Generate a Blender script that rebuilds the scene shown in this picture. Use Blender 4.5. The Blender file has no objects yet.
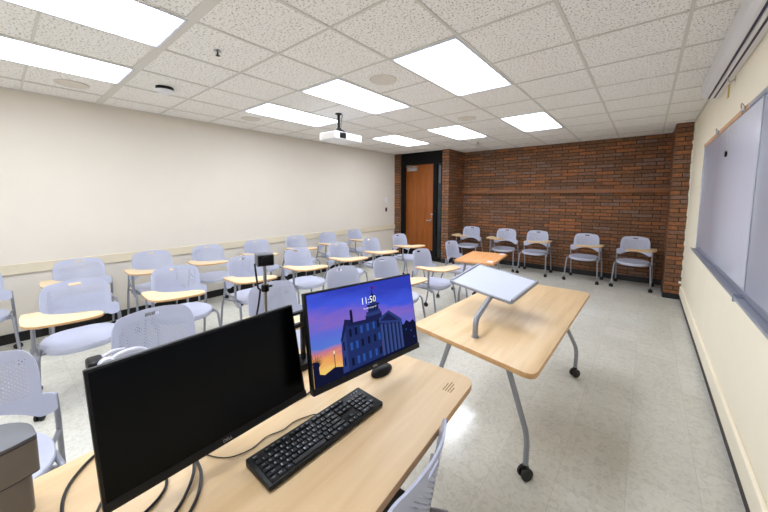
import bpy, bmesh, math, random
from mathutils import Vector, Matrix
sc = bpy.context.scene
COL = sc.collection
PI = math.pi

# ---------------------------------------------------------------- camera
YAW, PITCH, ROLL = 0.68055, -0.08953, 0.00176
F = Vector((-math.sin(YAW)*math.cos(PITCH), math.cos(YAW)*math.cos(PITCH), math.sin(PITCH)))
R = Vector((math.cos(YAW), math.sin(YAW), 0)); U = R.cross(F)
R2 = R*math.cos(ROLL)+U*math.sin(ROLL); U2 = -R*math.sin(ROLL)+U*math.cos(ROLL)
cd = bpy.data.cameras.new('camera'); cam = bpy.data.objects.new('camera', cd); COL.objects.link(cam)
M = Matrix((R2, U2, -F)).transposed().to_4x4(); M.translation = Vector((0, 0, 1.5563))
cam.matrix_world = M
cd.sensor_width = 36; cd.lens = 317.35/768*36; cd.shift_x = -5.29/768; cd.shift_y = -29.97/768
cd.clip_start = 0.02; cd.clip_end = 100
sc.camera = cam
# ---------------------------------------------------------------- world, exposure
w = bpy.data.worlds.new('world'); sc.world = w; w.use_nodes = True
w.node_tree.nodes['Background'].inputs[0].default_value = (0.8, 0.85, 1, 1)
w.node_tree.nodes['Background'].inputs[1].default_value = 0.05
sc.view_settings.view_transform = 'Standard'; sc.view_settings.look = 'None'
sc.view_settings.exposure = 0.47; sc.view_settings.gamma = 1; sc.view_settings.use_curve_mapping = False
LAMP = 9.5          # radiance of the fluorescent diffusers

# ---------------------------------------------------------------- room measures
XL, XR, YB, YD, YP, ZC = -5.184, 0.486, 7.40, 6.62, 6.51, 2.667
XPL, XPR, YR = -3.594, 0.280, -3.4
G = 0.6096; T1 = 0.1421; Y0 = 2.0685
TX = lambda i: T1 - i*G
TY = lambda j: Y0 + j*G

# ---------------------------------------------------------------- materials
def srgb(r, g, b):
    f = lambda c: (c/255/12.92 if c/255 <= .04045 else ((c/255+.055)/1.055)**2.4)
    return (f(r), f(g), f(b), 1)
class NT:
    def __init__(s, name):
        s.m = bpy.data.materials.new(name); s.m.use_nodes = True; s.t = s.m.node_tree
        s.b = s.t.nodes['Principled BSDF']; s.o = s.t.nodes['Material Output']
    def n(s, typ, **k):
        nd = s.t.nodes.new(typ)
        for a, v in k.items():
            if a.startswith('i_'):
                nd.inputs[a[2:].replace('_', ' ')].default_value = v
            else: setattr(nd, a, v)
        return nd
    def l(s, a, b): s.t.links.new(a, b)
    def ramp(s, fac, stops, interp='LINEAR'):
        r = s.n('ShaderNodeValToRGB'); r.color_ramp.interpolation = interp
        e = r.color_ramp.elements
        while len(e) < len(stops): e.new(.5)
        for k, (p, c) in enumerate(stops): e[k].position = p; e[k].color = c
        s.l(fac, r.inputs[0]); return r
    def math(s, op, a, b=None, c=None):
        nd = s.n('ShaderNodeMath', operation=op)
        for k, v in enumerate((a, b, c)):
            if v is None: continue
            if isinstance(v, (int, float)): nd.inputs[k].default_value = v
            else: s.l(v, nd.inputs[k])
        return nd.outputs[0]
    def bump(s, h, strength, dist=0.01):
        b = s.n('ShaderNodeBump'); b.inputs['Strength'].default_value = strength; b.inputs['Distance'].default_value = dist
        s.l(h, b.inputs['Height']); s.l(b.outputs[0], s.b.inputs['Normal']); return b
def plain(name, col, rough=.5, metal=0, spec=.5, var=.04, scale=30, bump=0):
    t = NT(name); t.b.inputs['Roughness'].default_value = rough; t.b.inputs['Metallic'].default_value = metal
    t.b.inputs['Specular IOR Level'].default_value = spec
    tc = t.n('ShaderNodeTexCoord'); nz = t.n('ShaderNodeTexNoise'); nz.inputs['Scale'].default_value = scale
    t.l(tc.outputs['Object'], nz.inputs[0])
    c = col
    lo = tuple(max(0, x*(1-var)) for x in c[:3])+(1,); hi = tuple(min(1, x*(1+var)) for x in c[:3])+(1,)
    r = t.ramp(nz.outputs[0], [(.3, lo), (.7, hi)]); t.l(r.outputs[0], t.b.inputs['Base Color'])
    if bump: t.bump(nz.outputs[0], bump, .002)
    return t.m

M_ = {}
M_['wall'] = plain('cream_wall_paint', srgb(226, 218, 205), .75, var=.012, scale=3)
M_['wall_r'] = plain('warm_cream_wall_paint', srgb(252, 243, 220), .6, var=.015, scale=3)
M_['rail'] = plain('beige_rail_paint', srgb(222, 210, 184), .5, var=.015)
M_['black_base'] = plain('black_vinyl_base', srgb(16, 15, 16), .45)
M_['black_frame'] = plain('black_door_frame_paint', srgb(9, 9, 10), .7, spec=.2, var=.1)
M_['plastic'] = plain('lavender_grey_plastic', srgb(185, 189, 208), .42, var=.015)
M_['tube'] = plain('grey_painted_tube', srgb(148, 150, 158), .38, metal=.35, var=.03)
M_['caster'] = plain('black_caster_rubber', srgb(14, 14, 15), .5)
M_['black_plastic'] = plain('black_plastic', srgb(8, 8, 9), .45, spec=.3)
M_['black_cable'] = plain('black_cable_jacket', srgb(14, 13, 18), .4)
M_['white'] = plain('white_enamel', srgb(232, 232, 235), .4, var=.01)
M_['tbar'] = plain('ceiling_tbar_enamel', srgb(216, 213, 206), .5, var=.01)
M_['grille'] = plain('speaker_grille', srgb(222, 215, 204), .7, var=.02)
M_['metal'] = plain('brushed_metal', srgb(185, 185, 188), .3, metal=.9)
M_['alu'] = plain('aluminium_trim', srgb(172, 177, 192), .35, metal=.55, var=.02)
M_['cork'] = plain('cork_strip', srgb(205, 165, 130), .8, var=.15, scale=200)
M_['board'] = plain('whiteboard_enamel', srgb(208, 210, 226), .16, spec=.6, var=.01, scale=2)
M_['doccam'] = plain('grey_camera_housing', srgb(116, 112, 106), .5, var=.03)
M_['doccam_top'] = plain('dark_grey_housing_top', srgb(92, 93, 98), .45, var=.03)
M_['dark_line'] = plain('dark_purple_rubber', srgb(38, 34, 62), .5)
M_['slot'] = plain('dark_screen_slot', srgb(48, 44, 74), .6)
M_['yellow'] = plain('yellow_tag', srgb(205, 170, 90), .6)
M_['sticker'] = plain('white_paper_sticker', srgb(225, 222, 225), .6)
M_['ink'] = plain('brown_ink', srgb(120, 85, 60), .7)
M_['switch_dark'] = plain('dark_red_switch', srgb(70, 35, 35), .5)
M_['pad'] = plain('white_lectern_pad', srgb(192, 197, 213), .45, var=.01)
M_['dark_seat'] = plain('black_seat_plastic', srgb(22, 20, 26), .4)
M_['key'] = plain('keycap_black', srgb(20, 21, 25), .45)
M_['legend'] = plain('keycap_legend', srgb(190, 200, 215), .6)
M_['legend_blue'] = plain('keycap_legend_blue', srgb(60, 150, 190), .6)
M_['glass'] = plain('dark_sidelight_glass', srgb(52, 58, 60), .12, var=.25, scale=3)
M_['grey_coat'] = plain('light_grey_casting', srgb(205, 205, 215), .35)
M_['blue_cable'] = plain('blue_cable_jacket', srgb(40, 120, 150), .4)
M_['caulk'] = plain('white_caulk', srgb(222, 220, 210), .8, var=.1, scale=60)
M_['lamp_body'] = plain('white_lamp_frame', srgb(225, 228, 240), .5)

def wood(name, c1, c2, c3, rough=.38, axis='Y', scale=1.0):
    t = NT(name); tc = t.n('ShaderNodeTexCoord'); mp = t.n('ShaderNodeMapping')
    s = {'X': (.8, 9, 9), 'Y': (9, .8, 9), 'Z': (9, 9, .8)}[axis]
    mp.inputs['Scale'].default_value = tuple(x*scale for x in s)
    t.l(tc.outputs['Object'], mp.inputs[0])
    n1 = t.n('ShaderNodeTexNoise'); n1.inputs['Scale'].default_value = 2.2; n1.inputs['Detail'].default_value = 6; n1.inputs['Distortion'].default_value = .6
    t.l(mp.outputs[0], n1.inputs[0])
    r = t.ramp(n1.outputs[0], [(.32, c1), (.5, c2), (.7, c3)]); t.l(r.outputs[0], t.b.inputs['Base Color'])
    t.b.inputs['Roughness'].default_value = rough
    return t.m
M_['maple'] = wood('maple_laminate', srgb(216, 182, 134), srgb(224, 192, 146), srgb(230, 200, 156))
M_['maple_tab'] = wood('pale_maple_tablet', srgb(222, 196, 154), srgb(228, 204, 164), srgb(233, 210, 172))
M_['edge'] = wood('maple_edge_band', srgb(196, 150, 98), srgb(206, 160, 108), srgb(214, 170, 118))
M_['ledge'] = wood('stained_oak_ledge', srgb(116, 70, 36), srgb(130, 80, 42), srgb(144, 90, 48), .5, 'X')
M_['orange_wood'] = wood('orange_oak_laminate', srgb(215, 150, 95), srgb(224, 160, 104), srgb(230, 170, 114))
M_['door_wood'] = wood('oak_door_veneer', srgb(128, 66, 14), srgb(144, 76, 18), srgb(156, 86, 26), .35, 'Z')

def make_brick():
    t = NT('dark_norman_brick'); uv = t.n('ShaderNodeUVMap'); 
    b = t.n('ShaderNodeTexBrick'); b.offset = .37; b.offset_frequency = 2; b.squash = 1
    t.l(uv.outputs[0], b.inputs['Vector'])
    b.inputs['Color1'].default_value = (0, 0, 0, 1); b.inputs['Color2'].default_value = (1, 1, 1, 1); b.inputs['Mortar'].default_value = (.5, .5, .5, 1)
    b.inputs['Scale'].default_value = 1; b.inputs['Mortar Size'].default_value = .0065; b.inputs['Mortar Smooth'].default_value = .3
    b.inputs['Brick Width'].default_value = .30; b.inputs['Row Height'].default_value = .0667
    r = t.ramp(b.outputs['Color'], [(0, srgb(112, 82, 62)), (.25, srgb(122, 86, 60)), (.5, srgb(130, 92, 63)), (.62, srgb(128, 102, 88)), (.75, srgb(141, 95, 62)), (.97, srgb(158, 102, 64))])
    nz = t.n('ShaderNodeTexNoise'); nz.inputs['Scale'].default_value = 22; nz.inputs['Detail'].default_value = 5
    t.l(uv.outputs[0], nz.inputs[0])
    mx = t.n('ShaderNodeMix', data_type='RGBA', blend_type='MULTIPLY'); mx.inputs[0].default_value = .8
    rr = t.ramp(nz.outputs[0], [(.3, (.6, .58, .58, 1)), (.65, (1.12, 1.1, 1.08, 1))])
    t.l(r.outputs[0], mx.inputs[6]); t.l(rr.outputs[0], mx.inputs[7])
    m2 = t.n('ShaderNodeMix', data_type='RGBA'); t.l(b.outputs['Fac'], m2.inputs[0]); t.l(mx.outputs[2], m2.inputs[6]); m2.inputs[7].default_value = srgb(54, 39, 31)
    t.l(m2.outputs[2], t.b.inputs['Base Color']); t.b.inputs['Roughness'].default_value = .7
    t.b.inputs['Specular IOR Level'].default_value = .3
    h = t.math('SUBTRACT', 1.0, b.outputs['Fac']); h2 = t.math('MULTIPLY_ADD', nz.outputs[0], .35, h)
    t.bump(h2, .7, .006)
    return t.m
M_['brick'] = make_brick()

def make_ceiling():
    t = NT('fissured_ceiling_tile'); tc = t.n('ShaderNodeTexCoord')
    v = t.n('ShaderNodeTexNoise'); v.inputs['Scale'].default_value = 85; v.inputs['Detail'].default_value = 3; v.inputs['Roughness'].default_value = .65
    mp = t.n('ShaderNodeMapping'); mp.inputs['Scale'].default_value = (1, .75, 1); t.l(tc.outputs['Object'], mp.inputs[0]); t.l(mp.outputs[0], v.inputs[0])
    pits = t.ramp(v.outputs[0], [(.36, (0, 0, 0, 1)), (.44, (1, 1, 1, 1))])
    mx = t.n('ShaderNodeMix', data_type='RGBA'); t.l(pits.outputs[0], mx.inputs[0]); mx.inputs[6].default_value = srgb(150, 142, 132); mx.inputs[7].default_value = srgb(248, 246, 242)
    t.l(mx.outputs[2], t.b.inputs['Base Color']); t.b.inputs['Roughness'].default_value = .9
    t.bump(pits.outputs[0], .5, .003)
    return t.m
M_['ceiling'] = make_ceiling()

def make_floor():
    t = NT('polished_vinyl_tile'); tc = t.n('ShaderNodeTexCoord')
    b = t.n('ShaderNodeTexBrick'); b.offset = 0; b.inputs['Scale'].default_value = 1
    b.inputs['Brick Width'].default_value = .3048; b.inputs['Row Height'].default_value = .3048; b.inputs['Mortar Size'].default_value = .0012
    b.inputs['Color1'].default_value = (0, 0, 0, 1); b.inputs['Color2'].default_value = (1, 1, 1, 1)
    t.l(tc.outputs['Object'], b.inputs['Vector'])
    tile = t.ramp(b.outputs['Color'], [(0, srgb(208, 206, 195)), (1, srgb(216, 214, 204))])
    n1 = t.n('ShaderNodeTexNoise'); n1.inputs['Scale'].default_value = 26; n1.inputs['Detail'].default_value = 6; n1.inputs['Distortion'].default_value = 1.6
    t.l(tc.outputs['Object'], n1.inputs[0])
    r1 = t.ramp(n1.outputs[0], [(.36, (.88, .875, .86, 1)), (.5, (1, 1, 1, 1)), (.68, (1.05, 1.05, 1.05, 1))])
    mx = t.n('ShaderNodeMix', data_type='RGBA', blend_type='MULTIPLY'); mx.inputs[0].default_value = 1
    t.l(tile.outputs[0], mx.inputs[6]); t.l(r1.outputs[0], mx.inputs[7])
    m2 = t.n('ShaderNodeMix', data_type='RGBA'); t.l(b.outputs['Fac'], m2.inputs[0]); t.l(mx.outputs[2], m2.inputs[6]); m2.inputs[7].default_value = srgb(190, 187, 175)
    t.l(m2.outputs[2], t.b.inputs['Base Color'])
    n2 = t.n('ShaderNodeTexNoise'); n2.inputs['Scale'].default_value = 5; n2.inputs['Detail'].default_value = 8; t.l(tc.outputs['Object'], n2.inputs[0])
    rr = t.ramp(n2.outputs[0], [(.35, (.07, .07, .07, 1)), (.7, (.17, .17, .17, 1))]); t.l(rr.outputs[0], t.b.inputs['Roughness'])
    t.b.inputs['Specular IOR Level'].default_value = .45
    n3 = t.n('ShaderNodeTexNoise'); n3.inputs['Scale'].default_value = 9; n3.inputs['Detail'].default_value = 3; t.l(tc.outputs['Object'], n3.inputs[0])
    t.bump(n3.outputs[0], .10, .01)
    return t.m
M_['floor'] = make_floor()

def make_perf():
    t = NT('perforated_lavender_plastic'); t.b.inputs['Roughness'].default_value = .42
    t.b.inputs['Base Color'].default_value = srgb(185, 189, 208)
    uv = t.n('ShaderNodeUVMap'); sp = t.n('ShaderNodeSeparateXYZ'); t.l(uv.outputs[0], sp.inputs[0])
    P = .0128
    u = sp.outputs[0]; v = sp.outputs[1]
    a = t.math('DIVIDE', t.math('ADD', u, v), P*1.414); b = t.math('DIVIDE', t.math('SUBTRACT', u, v), P*1.414)
    fa = t.math('SUBTRACT', t.math('FRACT', t.math('ADD', a, 50)), .5); fb = t.math('SUBTRACT', t.math('FRACT', t.math('ADD', b, 50)), .5)
    d = t.math('SQRT', t.math('ADD', t.math('MULTIPLY', fa, fa), t.math('MULTIPLY', fb, fb)))
    hole = t.math('LESS_THAN', d, .26)
    inx = t.math('LESS_THAN', t.math('ABSOLUTE', u), .178)
    vz = t.math('MULTIPLY', t.math('GREATER_THAN', v, .640), t.math('LESS_THAN', v, .815))
    m = t.math('MULTIPLY', hole, t.math('MULTIPLY', inx, vz))
    tr = t.n('ShaderNodeBsdfTransparent'); ms = t.n('ShaderNodeMixShader')
    t.l(m, ms.inputs[0]); t.l(t.b.outputs[0], ms.inputs[1]); t.l(tr.outputs[0], ms.inputs[2]); t.l(ms.outputs[0], t.o.inputs[0])
    return t.m
M_['perf'] = make_perf()

def make_lamp():
    t = NT('fluorescent_diffuser'); tc = t.n('ShaderNodeTexCoord'); sp = t.n('ShaderNodeSeparateXYZ'); t.l(tc.outputs['Object'], sp.inputs[0])
    w_ = t.math('COSINE', t.math('MULTIPLY', sp.outputs[0], 2*PI/.19)); 
    st = t.math('MULTIPLY_ADD', w_, .22, .9)
    ey = t.math('SMOOTH_MIN', t.math('MULTIPLY', t.math('SUBTRACT', .60, t.math('ABSOLUTE', sp.outputs[1])), 9), 1.0, .2)
    st2 = t.math('MULTIPLY', st, t.math('MAXIMUM', ey, .12))
    em = t.n('ShaderNodeEmission'); em.inputs[0].default_value = (.90, .955, 1.06, 1); t.l(t.math('MULTIPLY', st2, LAMP), em.inputs[1])
    t.l(em.outputs[0], t.o.inputs[0]); return t.m
M_['lamp'] = make_lamp()

def make_wallpaper():
    t = NT('lock_screen_sunset_sky'); uv = t.n('ShaderNodeUVMap'); sp = t.n('ShaderNodeSeparateXYZ'); t.l(uv.outputs[0], sp.inputs[0])
    nz = t.n('ShaderNodeTexNoise'); nz.inputs['Scale'].default_value = 2.2; nz.inputs['Detail'].default_value = 4
    mp = t.n('ShaderNodeMapping'); mp.inputs['Scale'].default_value = (1.2, 3, 1); mp.inputs['Rotation'].default_value = (0, 0, .5); t.l(uv.outputs[0], mp.inputs[0]); t.l(mp.outputs[0], nz.inputs[0])
    h = t.math('ADD', sp.outputs[1], t.math('MULTIPLY', t.math('SUBTRACT', nz.outputs[0], .5), .45))
    hh = t.math('ADD', h, t.math('MULTIPLY', t.math('SUBTRACT', sp.outputs[0], .3), .28))
    r = t.ramp(hh, [(.05, srgb(245, 205, 110)), (.18, srgb(240, 160, 90)), (.27, srgb(205, 120, 135)), (.38, srgb(80, 120, 215)), (.50, srgb(90, 105, 215)), (.64, srgb(130, 100, 200)), (.80, srgb(60, 85, 225)), (1, srgb(35, 55, 185))])
    em = t.n('ShaderNodeEmission'); t.l(r.outputs[0], em.inputs[0]); em.inputs[1].default_value = .66
    gl = t.n('ShaderNodeBsdfGlossy'); gl.inputs[1].default_value = .3; gl.inputs[0].default_value = (.03, .03, .03, 1)
    ad = t.n('ShaderNodeAddShader'); t.l(em.outputs[0], ad.inputs[0]); t.l(gl.outputs[0], ad.inputs[1]); t.l(ad.outputs[0], t.o.inputs[0])
    return t.m
M_['sky'] = make_wallpaper()
def emit(name, col, s=.70):
    t = NT(name); em = t.n('ShaderNodeEmission'); em.inputs[0].default_value = col; em.inputs[1].default_value = s
    t.l(em.outputs[0], t.o.inputs[0]); return t.m
M_['px_wall'] = emit('screen_building_blue', srgb(34, 48, 100)); M_['px_wall2'] = emit('screen_building_mid_blue', srgb(46, 62, 122))
M_['px_dark'] = emit('screen_dark_navy', srgb(20, 24, 52)); M_['px_roof'] = emit('screen_roof_navy', srgb(30, 36, 78))
M_['px_col'] = emit('screen_column_blue', srgb(58, 76, 132)); M_['px_white'] = emit('screen_white_text', srgb(250, 250, 255), .8)
M_['px_win'] = emit('screen_window_blue', srgb(44, 82, 160)); M_['px_lamp'] = emit('screen_lamp_glow', srgb(240, 220, 180)); M_['px_red'] = emit('screen_flag_red', srgb(120, 30, 80))
M_['panel_off'] = plain('switched_off_panel', srgb(3, 4, 4), .25, spec=.12)

# ---------------------------------------------------------------- mesh helpers
def bm_new(): return bmesh.new()
def box(bm, x0, x1, y0, y1, z0, z1, mi=0, bev=0, seg=2):
    t = bmesh.new(); bmesh.ops.create_cube(t, size=1)
    bmesh.ops.scale(t, vec=(x1-x0, y1-y0, z1-z0), verts=t.verts); bmesh.ops.translate(t, vec=((x0+x1)/2, (y0+y1)/2, (z0+z1)/2), verts=t.verts)
    if bev: bmesh.ops.bevel(t, geom=t.edges[:], offset=bev, segments=seg, affect='EDGES', profile=.5)
    merge(bm, t, mi); return bm
def merge(bm, t, mi=0, mat=None):
    if mat is not None: bmesh.ops.transform(t, matrix=mat, verts=t.verts)
    for f in t.faces: f.material_index = mi
    me = bpy.data.meshes.new('tmp'); t.to_mesh(me); t.free(); bm.from_mesh(me); bpy.data.meshes.remove(me)
def uvbox(bm, s=1):
    uv = bm.loops.layers.uv.verify(); bm.normal_update()
    for f in bm.faces:
        n = f.normal
        for l in f.loops:
            c = l.vert.co
            l[uv].uv = (c.y+10, c.z) if abs(n.x) > .7 else ((c.x+10, c.z) if abs(n.y) > .7 else (c.x+10, c.y))
def cyl(bm, p0, p1, r0, r1=None, seg=20, mi=0, bev=0):
    r1 = r0 if r1 is None else r1
    p0 = Vector(p0); p1 = Vector(p1); d = p1-p0; L = d.length
    t = bmesh.new(); bmesh.ops.create_cone(t, cap_ends=True, segments=seg, radius1=r0, radius2=r1, depth=L)
    if bev:
        es = [e for e in t.edges if abs(e.verts[0].co.z-e.verts[1].co.z) < 1e-6]
        bmesh.ops.bevel(t, geom=es, offset=bev, segments=2, affect='EDGES', profile=.5)
    q = Vector((0, 0, 1)).rotation_difference(d.normalized()).to_matrix().to_4x4(); q.translation = (p0+p1)/2
    merge(bm, t, mi, q); return bm
def fillet(pts, r=.04, n=5):
    P = [Vector(p) for p in pts]; out = [P[0]]
    for k in range(1, len(P)-1):
        a, b, c = P[k-1], P[k], P[k+1]; d1 = (a-b); d2 = (c-b); q = min(r, d1.length*.45, d2.length*.45)
        s = b+d1.normalized()*q; e = b+d2.normalized()*q
        for i in range(n+1):
            t = i/n; out.append(s*(1-t)**2+b*2*t*(1-t)+e*t*t)
    out.append(P[-1]); return out
def spline(pts, n=8):
    P = [Vector(p) for p in pts]; Q = [P[0]*2-P[1]]+P+[P[-1]*2-P[-2]]; out = []
    for k in range(1, len(Q)-2):
        a, b, c, d = Q[k-1:k+3]
        for i in range(n):
            t = i/n; out.append(.5*((2*b)+(c-a)*t+(2*a-5*b+4*c-d)*t*t+(3*b-3*c+d-a)*t**3))
    out.append(P[-1]); return out
def tube(bm, pts, r, seg=12, mi=0, sx=1.0):
    P = [Vector(p) for p in pts]; n = len(P); rings = []
    T = [(P[min(i+1, n-1)]-P[max(i-1, 0)]).normalized() for i in range(n)]
    up = Vector((0, 0, 1)) if abs(T[0].z) < .9 else Vector((1, 0, 0))
    N = T[0].cross(up).normalized()
    for i in range(n):
        if i:
            q = T[i-1].rotation_difference(T[i]); N = (q @ N).normalized()
        B = T[i].cross(N)
        rr = r if not callable(r) else r(i/(n-1))
        rings.append([bm.verts.new(P[i]+(N*math.cos(2*PI*k/seg)*sx+B*math.sin(2*PI*k/seg))*rr) for k in range(seg)])
    for i in range(n-1):
        for k in range(seg):
            f = bm.faces.new((rings[i][k], rings[i][(k+1) % seg], rings[i+1][(k+1) % seg], rings[i+1][k])); f.material_index = mi
    f = bm.faces.new(rings[0][::-1]); f.material_index = mi; f = bm.faces.new(rings[-1]); f.material_index = mi
    return bm
def prism(bm, poly, z0, z1, mi=0, side_mi=None, bev=0, mat=None):
    t = bmesh.new(); a = [t.verts.new((x, y, z0)) for x, y in poly]; f = t.faces.new(a)
    r = bmesh.ops.extrude_face_region(t, geom=[f]); vs = [v for v in r['geom'] if isinstance(v, bmesh.types.BMVert)]
    bmesh.ops.translate(t, vec=(0, 0, z1-z0), verts=vs)
    bmesh.ops.recalc_face_normals(t, faces=t.faces)
    if bev:
        es = [e for e in t.edges if abs(e.verts[0].co.z-e.verts[1].co.z) < 1e-7]
        bmesh.ops.bevel(t, geom=es, offset=bev, segments=2, affect='EDGES', profile=.5)
    t.normal_update()
    for f in t.faces: f.material_index = mi if (abs(f.normal.z) > .9 or side_mi is None) else side_mi
    me = bpy.data.meshes.new('tmp')
    if mat is not None: bmesh.ops.transform(t, matrix=mat, verts=t.verts)
    t.to_mesh(me); t.free(); bm.from_mesh(me); bpy.data.meshes.remove(me); return bm
def round_poly(poly, r, n=6):
    P = [Vector((x, y, 0)) for x, y in poly]; out = []
    m = len(P); rs = r if isinstance(r, (list, tuple)) else [r]*m
    for k in range(m):
        a, b, c = P[k-1], P[k], P[(k+1) % m]; d1 = a-b; d2 = c-b; q = min(rs[k], d1.length*.48, d2.length*.48)
        s = b+d1.normalized()*q; e = b+d2.normalized()*q
        for i in range(n+1):
            t = i/n; v = s*(1-t)**2+b*2*t*(1-t)+e*t*t; out.append((v.x, v.y))
    return out
def lathe(bm, prof, seg=32, mi=0, mat=None):
    t = bmesh.new(); rings = []
    for r, z in prof:
        rings.append([t.verts.new((r*math.cos(2*PI*k/seg), r*math.sin(2*PI*k/seg), z)) for k in range(seg)])
    for i in range(len(rings)-1):
        for k in range(seg): t.faces.new((rings[i][k], rings[i][(k+1) % seg], rings[i+1][(k+1) % seg], rings[i+1][k]))
    t.faces.new(rings[0][::-1]); t.faces.new(rings[-1]); bmesh.ops.recalc_face_normals(t, faces=t.faces)
    merge(bm, t, mi, mat); return bm
def text_mesh(s, size, depth=0.0):
    cu = bpy.data.curves.new('lettering', 'FONT'); cu.body = s; cu.size = size; cu.align_x = 'CENTER'; cu.align_y = 'CENTER'; cu.extrude = depth; cu.resolution_u = 2
    o = bpy.data.objects.new('lettering', cu); COL.objects.link(o); bpy.context.view_layer.update()
    dg = bpy.context.evaluated_depsgraph_get(); me = bpy.data.meshes.new_from_object(o.evaluated_get(dg))
    bpy.data.objects.remove(o); bpy.data.curves.remove(cu); return me
def add_text(bm, s, size, mat, mi=0, depth=0.0):
    me = text_mesh(s, size, depth); t = bmesh.new(); t.from_mesh(me); bpy.data.meshes.remove(me); merge(bm, t, mi, mat)

def obj(name, bm, mats, parent=None, smooth=True, loc=None, rot=None):
    me = bpy.data.meshes.new(name); bmesh.ops.recalc_face_normals(bm, faces=bm.faces[:]) if False else None
    bm.to_mesh(me); bm.free()
    for m in (mats if isinstance(mats, (list, tuple)) else [mats]): me.materials.append(M_[m])
    if smooth:
        me.shade_smooth(); me.set_sharp_from_angle(angle=math.radians(38))
    o = bpy.data.objects.new(name, me); COL.objects.link(o); o.parent = parent
    if loc is not None: o.location = loc
    if rot is not None: o.rotation_euler = rot
    return o
def tag(o, label, cat, group=None):
    o['label'] = label; o['category'] = cat
    if group: o['group'] = group
    return o
def thing(name, label, cat, loc=(0, 0, 0), rotz=0, group=None):
    o = bpy.data.objects.new(name, None); COL.objects.link(o); o.empty_display_size = .05
    o.location = loc; o.rotation_euler = (0, 0, rotz); return tag(o, label, cat, group)
def struct(name, bm, mats, smooth=False, parent=None):
    o = obj(name, bm, mats, parent, smooth)
    if parent is None: o['kind'] = 'structure'
    return o
def kids(o): return [c for c in bpy.data.objects if c.parent == o]
def dup(root, loc, rotz, label, group=None, skip=()):
    r = root.copy(); COL.objects.link(r); r.location = loc; r.rotation_euler = (0, 0, rotz); r['label'] = label
    if group: r['group'] = group
    for ch in PARTS[root.name]:
        if ch[0].name.split('.')[0] in skip: continue
        c = ch[0].copy(); COL.objects.link(c); c.parent = r
        for g in ch[1]:
            d = g.copy(); COL.objects.link(d); d.parent = c
    return r
PARTS = {}
def register(root):
    PARTS[root.name] = [(c, kids(c)) for c in kids(root)]

# ---------------------------------------------------------------- room shell
bm = bm_new(); box(bm, XL-.1, XR+.1, YR-.1, YB+.1, -.1, 0); struct('floor', bm, 'floor')
bm = bm_new(); box(bm, XL-.1, XR+.1, YR-.1, YB+.1, ZC+.004, ZC+.1); struct('ceiling', bm, 'ceiling')
bm = bm_new(); box(bm, XL-.1, XL, YR-.1, YB+.1, 0, ZC+.004); struct('wall_left', bm, 'wall')
bm = bm_new(); box(bm, XR, XR+.1, YR-.1, YB+.1, 0, ZC+.004); struct('wall_right', bm, 'wall_r')
bm = bm_new(); box(bm, XL, XR, YR-.1, YR, 0, ZC+.004); struct('wall_rear', bm, 'wall')
# brick back wall, its pier beside the door, the door wall, and the right pier
bm = bm_new(); box(bm, XPL, XR, YB, YB+.1, 0, ZC+.004); uvbox(bm); struct('wall_back', bm, 'brick')
DX0, DX1 = -4.985, -3.765
bm = bm_new(); box(bm, XL, DX0, YD, YB+.1, 0, ZC+.004); uvbox(bm); struct('wall_door_left', bm, 'brick')
bm = bm_new(); box(bm, DX1, XPL, YD, YB+.05, 0, ZC+.004); uvbox(bm); struct('wall_door_right', bm, 'brick')
bm = bm_new(); box(bm, XPR, XR, YP, YB+.05, 0, ZC+.004); uvbox(bm); struct('wall_pier', bm, 'brick')
bm = bm_new(); box(bm, DX0, DX1, YD+.16, YB, 0, ZC+.004); struct('wall_corridor', bm, 'black_frame')
# projecting brick ledge
bm = bm_new(); box(bm, XPL, XPR, YB-.085, YB, 1.655, 1.735, bev=.004); struct('trim_1', bm, 'ledge')
# bases
BH = .105
bm = bm_new(); box(bm, XL, XL+.012, YR, YD, 0, BH); struct('baseboard_left', bm, 'black_base')
bm = bm_new(); box(bm, XPL, XPR, YB-.012, YB, 0, BH); box(bm, XPL, XPL+.012, YD, YB, 0, BH); struct('baseboard_back', bm, 'black_base')
bm = bm_new(); box(bm, XPR-.012, XPR, YP-.012, YB, 0, .085); box(bm, XPR-.012, XR, YP-.014, YP, 0, .085)
box(bm, DX1, XPL+.012, YD-.012, YD, 0, BH); box(bm, XL, DX0, YD-.012, YD, 0, BH); struct('baseboard_pier', bm, 'black_base')
bm = bm_new(); box(bm, XR-.014, XR, YR, YP, 0, .075); struct('baseboard_right', bm, 'black_base')
# chair rail on the left wall and cable raceway on the right wall
bm = bm_new(); box(bm, XL, XL+.022, YR, YD, .735, .845, bev=.004); struct('trim_2', bm, 'rail')
bm = bm_new(); box(bm, XR-.022, XR, YR, YP, .075, .215, bev=.006); struct('trim_3', bm, 'wall_r')
bm = bm_new()
random.seed(4); z = .02
while z < ZC-.01:
    h = random.uniform(.03, .07); box(bm, XR-.006-random.uniform(0, .012), XR, YP-.012, YP+.001, z, min(z+h, ZC)); z += h
struct('trim_4', bm, 'caulk')
# ceiling grid
bm = bm_new()
ni = int((T1-XL)/G)+1
zb = ZC-.002
for i in range(-0, ni+1):
    x = TX(i)
    if x > XL+.01: box(bm, x-.0105, x+.0105, YR, YB, zb, ZC+.004)
jj = [j for j in range(-9, 10) if YR < TY(j) < YB]
for j in jj:
    wdt = .032 if j == -2 else .0075
    box(bm, XL, XR, TY(j)-wdt, TY(j)+wdt, zb-.0008, ZC+.004)
box(bm, XL, XL+.02, YR, YD, zb, ZC+.004); box(bm, XR-.02, XR, YR, YP, zb, ZC+.004)
struct('trim_5', bm, 'tbar')

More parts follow.
